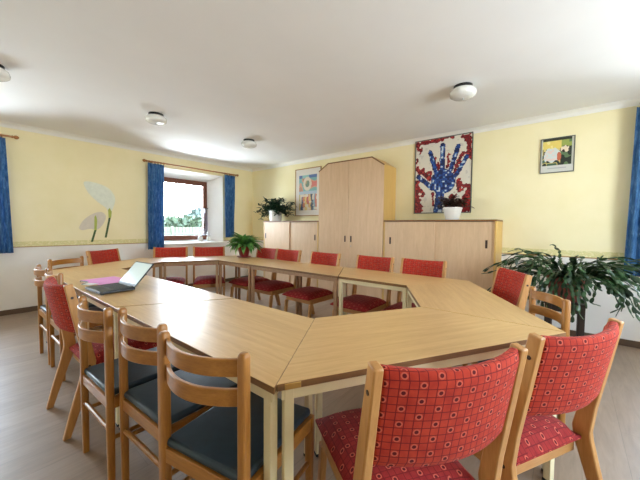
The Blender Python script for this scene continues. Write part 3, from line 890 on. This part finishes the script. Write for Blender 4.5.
# ------------------------------------------------------------------ ceiling lights
for i, (x, y, lab) in enumerate(((1.922, -2.92, 'round white glass ceiling light left of the one over the window corner'), (1.913, -1.551, 'round white glass ceiling light nearest the window corner'), (4.976, -1.42, 'round white glass ceiling light at the right, above the handprint picture'), (2.02, -4.27, 'round white glass ceiling light cut by the left edge of the photo'))):
    t = thing('ceiling_light', lab, 'ceiling light', (x, y, H), 0, 'round ceiling lights')
    G().lathe([(.078, -.024), (.082, -.022), (.082, -.001)], 32).build('base_plate', 'black', t)
    G().lathe([(.05, -.025), (.088, -.028), (.108, -.042), (.116, -.066), (.112, -.090), (.088, -.106), (.05, -.113), (.004, -.115)], 48, rib=.012, ribn=12).build('glass_bowl', 'dish', t, smooth=50)
    G().lathe([(.001, -.126), (.007, -.124), (.009, -.118), (.006, -.113)], 12).build('finial', 'steel', t)

# ------------------------------------------------------------------ plants
def leaf(g, base, az, el, L, W, droop, rr, n=5, m=0, fold=.25):
    """arched blade: base point, heading az, start elevation el, length, width, droop in radians over the length"""
    p = Vector(base); e = el; o = len(g.v)
    side = Vector((-math.sin(az), math.cos(az), 0))
    for i in range(n + 1):
        u = i / n
        w = W * math.sin(PI * min(1, .08 + .92 * u) ** .8) * (1 - .15 * u)
        if i == n: w = .0006
        d = Vector((math.cos(az) * math.cos(e), math.sin(az) * math.cos(e), math.sin(e)))
        up = side.cross(d) * -1
        g.v += [tuple(p - side * w / 2 + up * w * fold), tuple(p), tuple(p + side * w / 2 + up * w * fold)]
        p = p + d * (L / n); e -= droop / n
    for i in range(n):
        a = o + i * 3
        g.f += [[a, a + 1, a + 4, a + 3], [a + 1, a + 2, a + 5, a + 4]]; g.m += [m, m]
def pot(t, r0, r1, h, mat, rim=.01, saucer=False):
    G().lathe([(r0 * .96, 0), (r0, .004), (r1, h - .02), (r1 + rim, h - .02), (r1 + rim, h), (r1 - .006, h), (r1 - .012, h - .03)], 32).build('pot', mat, t, smooth=40)
    G().lathe([(r1 - .012, h - .034), (r1 - .013, h - .022)], 24).build('soil', 'soil', t)
    if saucer: G().lathe([(r1 * .9, -.012), (r1 * 1.12, .0), (r1 * 1.12, .006), (r1 * .95, .003)], 28).build('saucer', mat, t)

# leafy plant on the table edge, dark red pot
t = thing('potted_plant', 'bright green leafy plant in a dark red pot on the far edge of the tables', 'plant', (1.87, -1.615, ZT + .012), 0)
pot(t, .068, .098, .165, 'redpot', .006, True)
g = G(); rr = random.Random(5)
for i in range(120):
    az = rr.uniform(0, 2 * PI); el = rr.uniform(.35, 1.45); L = rr.uniform(.18, .34)
    leaf(g, (rr.uniform(-.03, .03), rr.uniform(-.03, .03), .14), az, el, L, rr.uniform(.08, .125), rr.uniform(1.0, 2.4), rr)
g.build('foliage', 'lily', t, smooth=60, recalc=False)

# dense dark plant on the left cabinet
t = thing('potted_plant', 'dark green spreading plant in a white cylinder pot on the left low cabinet', 'plant', (1.055, -.23, 1.336), 0)
pot(t, .125, .13, .215, 'whitepot', .004)
g = G(); rr = random.Random(6)
for i in range(66):
    az = rr.uniform(0, 2 * PI); R_ = rr.uniform(.2, .58) * (abs(math.cos(az)) * .85 + .2); zt = rr.uniform(.22, .46) - .2 * max(0, R_ - .2)
    p0 = Vector((0, 0, .20)); p1 = Vector((R_ * math.cos(az), R_ * math.sin(az) * (.35 if math.sin(az) > 0 else .7), zt))
    if R_ > .33 and rr.random() < .5: p1.z -= .14
    mid = (p0 + p1) / 2 + Vector((0, 0, .06))
    pts = [p0 * (1 - u) ** 2 + mid * 2 * u * (1 - u) + p1 * u * u for u in (0, .25, .5, .75, 1)]
    g.tube(pts, .0025, 5, 0)
    for k in range(13):
        u = .35 + .65 * k / 12
        q = p0 * (1 - u) ** 2 + mid * 2 * u * (1 - u) + p1 * u * u
        leaf(g, q, rr.uniform(0, 2 * PI), rr.uniform(-.3, 1.1), rr.uniform(.07, .11), .042, .5, rr, 3)
g.build('foliage', 'darkleaf', t, smooth=60, recalc=False)
# thin tendril reaching to the picture
g = G(); g.tube([(.05, 0, .2), (.25, -.02, .36), (.45, -.02, .38), (.58, -.02, .34), (.64, -.02, .26)], .004, 6)
for k in range(7): leaf(g, (.22 + .06 * k, -.02, .355 + .01 * math.sin(k)), rr.uniform(0, 6), .4, .05, .02, .6, rr, 3)
g.build('tendril', 'darkleaf', t, recalc=False)

# small plant before the handprint picture
t = thing('potted_plant', 'small reddish-green plant in a tapered white pot in front of the handprint picture', 'plant', (4.575, -.25, 1.336), 0)
pot(t, .082, .118, .165, 'whitepot', .004)
g = G(); rr = random.Random(8)
for i in range(42):
    az = rr.uniform(0, 2 * PI); R_ = rr.uniform(.05, .22); p1 = Vector((R_ * math.cos(az), R_ * math.sin(az) * .55, rr.uniform(.18, .33) - R_ * .2)); p0 = Vector((0, 0, .14))
    g.tube([p0, (p0 + p1) / 2 + Vector((0, 0, .03)), p1], .002, 5)
    for k in range(7):
        q = p0.lerp(p1, .4 + .1 * k) + Vector((0, 0, .015))
        leaf(g, q, rr.uniform(0, 2 * PI), rr.uniform(-.3, .9), rr.uniform(.05, .075), .036, .7, rr, 3)
g.build('foliage', 'redleaf', t, smooth=60, recalc=False)

# big trailing plant on its stand at the right
PX, PY = 5.78, -.50
t = thing('plant_stand', 'dark wooden plant stand under the big trailing plant', 'plant stand', (PX, PY, 0), 0)
G().box(-.17, .17, -.17, .17, .47, .50).build('top_panel', 'darkwood', t, smooth=0, bevel=.004)
for sx in (-1, 1):
    for sy in (-1, 1): G().box(sx * .13 - .028, sx * .13 + .028, sy * .13 - .028, sy * .13 + .028, 0, .47).build('leg', 'darkwood', t, smooth=0, bevel=.003)
G().box(-.11, .11, -.15, -.13, .40, .47).build('apron', 'darkwood', t, smooth=0)
t = thing('trailing_cactus', 'big trailing dark green plant with jointed leaves in a pinkish pot, right of the cabinets', 'plant', (PX, PY, .501), 0)
pot(t, .12, .165, .25, 'pinkpot', .008)
g = G(); rr = random.Random(12)
def joint(g, p, d, L, W, rr):
    d = d.normalized(); s = d.cross(Vector((0, 0, 1)))
    if s.length < .05: s = d.cross(Vector((1, 0, 0)))
    s.normalize()
    a = rr.uniform(-.9, .9); nn = d.cross(s); s, nn = s * math.cos(a) + nn * math.sin(a), nn * math.cos(a) - s * math.sin(a)
    prof = [(0, .25), (.3, .8), (.62, 1.), (.9, .75), (1., .3)]
    o = len(g.v)
    for u, w in prof:
        c = p + d * L * u
        g.v += [tuple(c - s * W * w / 2), tuple(c + nn * .0035), tuple(c + s * W * w / 2), tuple(c - nn * .0035)]
    for i in range(len(prof) - 1):
        for k in range(4):
            k2 = (k + 1) % 4; g.f.append([o + i * 4 + k, o + i * 4 + k2, o + i * 4 + 4 + k2, o + i * 4 + 4 + k]); g.m.append(0)
    g.f.append([o, o + 1, o + 2, o + 3]); g.m.append(0); e = o + 4 * (len(prof) - 1); g.f.append([e + 3, e + 2, e + 1, e]); g.m.append(0)
    return p + d * L
def strand(az, el, nseg, bend, L0=.068):
    p = Vector((.09 * math.cos(az), .09 * math.sin(az), .235)); e = el
    for k in range(nseg):
        a2 = az + rr.uniform(-.35, .35)
        d = Vector((math.cos(a2) * math.cos(e), math.sin(a2) * math.cos(e), math.sin(e)))
        q = p + d * L0
        if PY + q.y > -.08: d.y = -.15
        if q.z < .24 and math.hypot(q.x, q.y) < .22: d = Vector((math.cos(az), math.sin(az), max(d.z, -.15)))
        if q.z < .02 and math.hypot(q.x, q.y) < .30: d = Vector((math.cos(az), math.sin(az), -.3))
        p2 = joint(g, p, d, L0 * rr.uniform(.85, 1.15), rr.uniform(.026, .038), rr)
        if k > 1 and rr.random() < .42:
            d2 = d + Vector((rr.uniform(-.8, .8), rr.uniform(-.7, .2), rr.uniform(-.5, .3)))
            p3 = joint(g, p2, d2, L0 * .9, .032, rr)
            if rr.random() < .5 and PY + p3.y < -.12: joint(g, p3, d2 + Vector((0, 0, -.4)), L0 * .9, .03, rr)
        p = p2; e -= bend * rr.uniform(.7, 1.3)
for i in range(84):
    az = rr.uniform(0, 2 * PI)
    if math.sin(az) > .3 and rr.random() < .6: az = -az
    side = abs(math.cos(az))
    strand(az, rr.uniform(.25, 1.35), int(rr.uniform(5, 9) + side * rr.uniform(0, 4)), rr.uniform(.18, .36))
for i in range(16): strand(rr.uniform(-1.0, .15), rr.uniform(.3, .8), rr.randrange(8, 13), rr.uniform(.12, .22))
for i in range(9): strand(PI + rr.uniform(-.1, .9), rr.uniform(.3, .8), rr.randrange(8, 12), rr.uniform(.10, .18))
for i in range(12): strand(rr.uniform(-2.4, -.7), rr.uniform(-.1, .6), rr.randrange(5, 9), rr.uniform(.2, .34))
g.build('foliage', 'cactus', t, smooth=30, recalc=True)

# ------------------------------------------------------------------ things on the table
t = thing('laptop', 'open black laptop on the left row of tables', 'laptop', (3.172, -3.772, ZT + .001), rad(4))
g = G(); g.box(-.148, .148, -.112, .112, .004, .024); base = g.build('base', 'lapblack', t, smooth=0, bevel=.004)
for sx in (-1, 1):
    for sy in (-1, 1): G().box(sx * .13 - .01, sx * .13 + .01, sy * .095 - .008, sy * .095 + .008, 0, .0045).build('rubber_foot', 'black', base, smooth=0)
g = G()
for r in range(5):
    for c in range(14): g.box(-.131 + c * .0187, -.131 + c * .0187 + .016, -.022 + r * .0235, -.022 + r * .0235 + .0195, .024, .0262)
g.build('keyboard', 'key', base, smooth=0)
G().box(-.045, .045, -.105, -.04, .0235, .0248).build('touchpad', 'key', base, smooth=0)
ang = rad(41)
Mt = Matrix.Translation((0, .108, .026)) @ Matrix.Rotation(-ang, 4, 'X')
lid = G().box(-.148, .148, 0, .008, .0, .212, 0, Mt).build('lid', 'lapblack', t, smooth=0, bevel=.003)
G().box(-.138, .138, -.0012, .0005, .018, .202, 0, Mt).build('screen', 'screen', lid, smooth=0)
G().tube([(-.11, .108, .024), (.11, .108, .024)], .006, 10).build('hinge', 'black', t)
def sheet(name, label, cat, mat, x, y, w, h, rz, z=ZT):
    o = G().box(-w / 2, w / 2, -h / 2, h / 2, 0, .0014).build(name, mat, smooth=0, loc=(x, y, z + .0006), rotz=rz)
    return tag(o, label, cat)
sheet('paper_folder', 'pink paper folder lying on the table behind the laptop', 'folder', 'pink', 2.69, -3.66, .36, .27, rad(8))
sheet('paper_sheet', 'white paper sheet lying left of the pink folder beside the laptop', 'paper', 'paper', 2.80, -3.81, .10, .07, rad(30), ZT + .0018)
t = tag(G().tube([(0, 0, .0), (.02, .0, .006), (.10, .03, .004), (.15, .0, .004), (.19, -.03, .004)], .0035, 8).build('cable', 'black', smooth=60, loc=(2.60, -3.83, ZT + .004)), 'short black cable on the table beside the pink folder', 'cable')
# wall socket
t = thing('wall_socket', 'white wall socket low on the wall at the right edge of the photo', 'socket', (6.335, 0, .55))
G().box(-.04, .04, -.012, 0, -.04, .04).build('cover_plate', 'white', t, bevel=.004)
G().tube([(0, -.0135, 0), (0, -.004, 0)], .022, 20).build('insert', 'paper', t)

# ------------------------------------------------------------------ light
w = bpy.data.worlds.new('daylight'); SC.world = w; w.use_nodes = True
nt = w.node_tree; nt.nodes.clear()
out = nt.nodes.new('ShaderNodeOutputWorld'); bg = nt.nodes.new('ShaderNodeBackground')
tc = nt.nodes.new('ShaderNodeTexCoord'); sp = nt.nodes.new('ShaderNodeSeparateXYZ'); rp_ = nt.nodes.new('ShaderNodeValToRGB')
nt.links.new(tc.outputs['Generated'], sp.inputs[0]); nt.links.new(sp.outputs[2], rp_.inputs[0])
# open sky above, bright glow added below the horizon to lift the ceiling
mr = nt.nodes.new('ShaderNodeMapRange'); nt.links.new(sp.outputs[2], mr.inputs[0])
mr.inputs[1].default_value = -1; mr.inputs[2].default_value = 1
nt.links.new(mr.outputs[0], rp_.inputs[0])
e = rp_.color_ramp.elements
e[0].position = .0; e[0].color = (.85, .94, 1.0, 1)
e[1].position = .49; e[1].color = (.87, .95, 1.0, 1)
for p_, c_ in ((.505, (.83, .93, 1.0, 1)), (.85, (.58, .76, 1.0, 1))):
    x = e.new(p_); x.color = c_
nt.links.new(rp_.outputs[0], bg.inputs[0]); bg.inputs[1].default_value = 17.0
nt.links.new(bg.outputs[0], out.inputs[0])
def portal(name, loc, rot, sx, sy):
    l = bpy.data.lights.new(name, 'AREA'); l.shape = 'RECTANGLE'; l.size = sx; l.size_y = sy; l.cycles.is_portal = True
    o = bpy.data.objects.new(name, l); COL.objects.link(o); o.location = loc; o.rotation_euler = rot
def mid(h): return ((h[1][0] + h[1][1]) / 2, (h[1][2] + h[1][3]) / 2, h[1][1] - h[1][0], h[1][3] - h[1][2])
for h in (W1, W2):
    c, z, a, b = mid(h); portal('daylight_portal', (-.40, c, z), (PI / 2, 0, -PI / 2), a, b)
c, z, a, b = mid(W3); portal('daylight_portal', (c, .40, z), (-PI / 2, 0, 0), a, b)
c, z, a, b = mid(W4); portal('daylight_portal', (XR + .40, c, z), (PI / 2, 0, PI / 2), a, b)

# ------------------------------------------------------------------ camera
f = 302.86; yaw = .6916; pit = .0437; rol = .0097
F = Vector((-math.sin(yaw) * math.cos(pit), math.cos(yaw) * math.cos(pit), -math.sin(pit)))
R = Vector((math.cos(yaw), math.sin(yaw), 0)); U = R.cross(F)
R2 = R * math.cos(rol) + U * math.sin(rol); U2 = U * math.cos(rol) - R * math.sin(rol)
cd = bpy.data.cameras.new('camera'); cam = bpy.data.objects.new('camera', cd); COL.objects.link(cam)
mw = Matrix((R2, U2, -F)).transposed().to_4x4(); mw.translation = (5.804, -4.502, 1.228)
cam.matrix_world = mw
cd.sensor_width = 36; cd.lens = f / 640 * 36; cd.clip_start = .03; cd.clip_end = 300
SC.camera = cam
SC.view_settings.view_transform = 'Standard'; SC.view_settings.look = 'None'
SC.view_settings.gamma = 1.0; SC.view_settings.use_curve_mapping = False
SC.view_settings.exposure = 0.82
SC.cycles.max_bounces = 14; SC.cycles.diffuse_bounces = 8; SC.cycles.transparent_max_bounces = 16
SC.cycles.sample_clamp_indirect = 8.0
SC.cycles.use_denoising = True
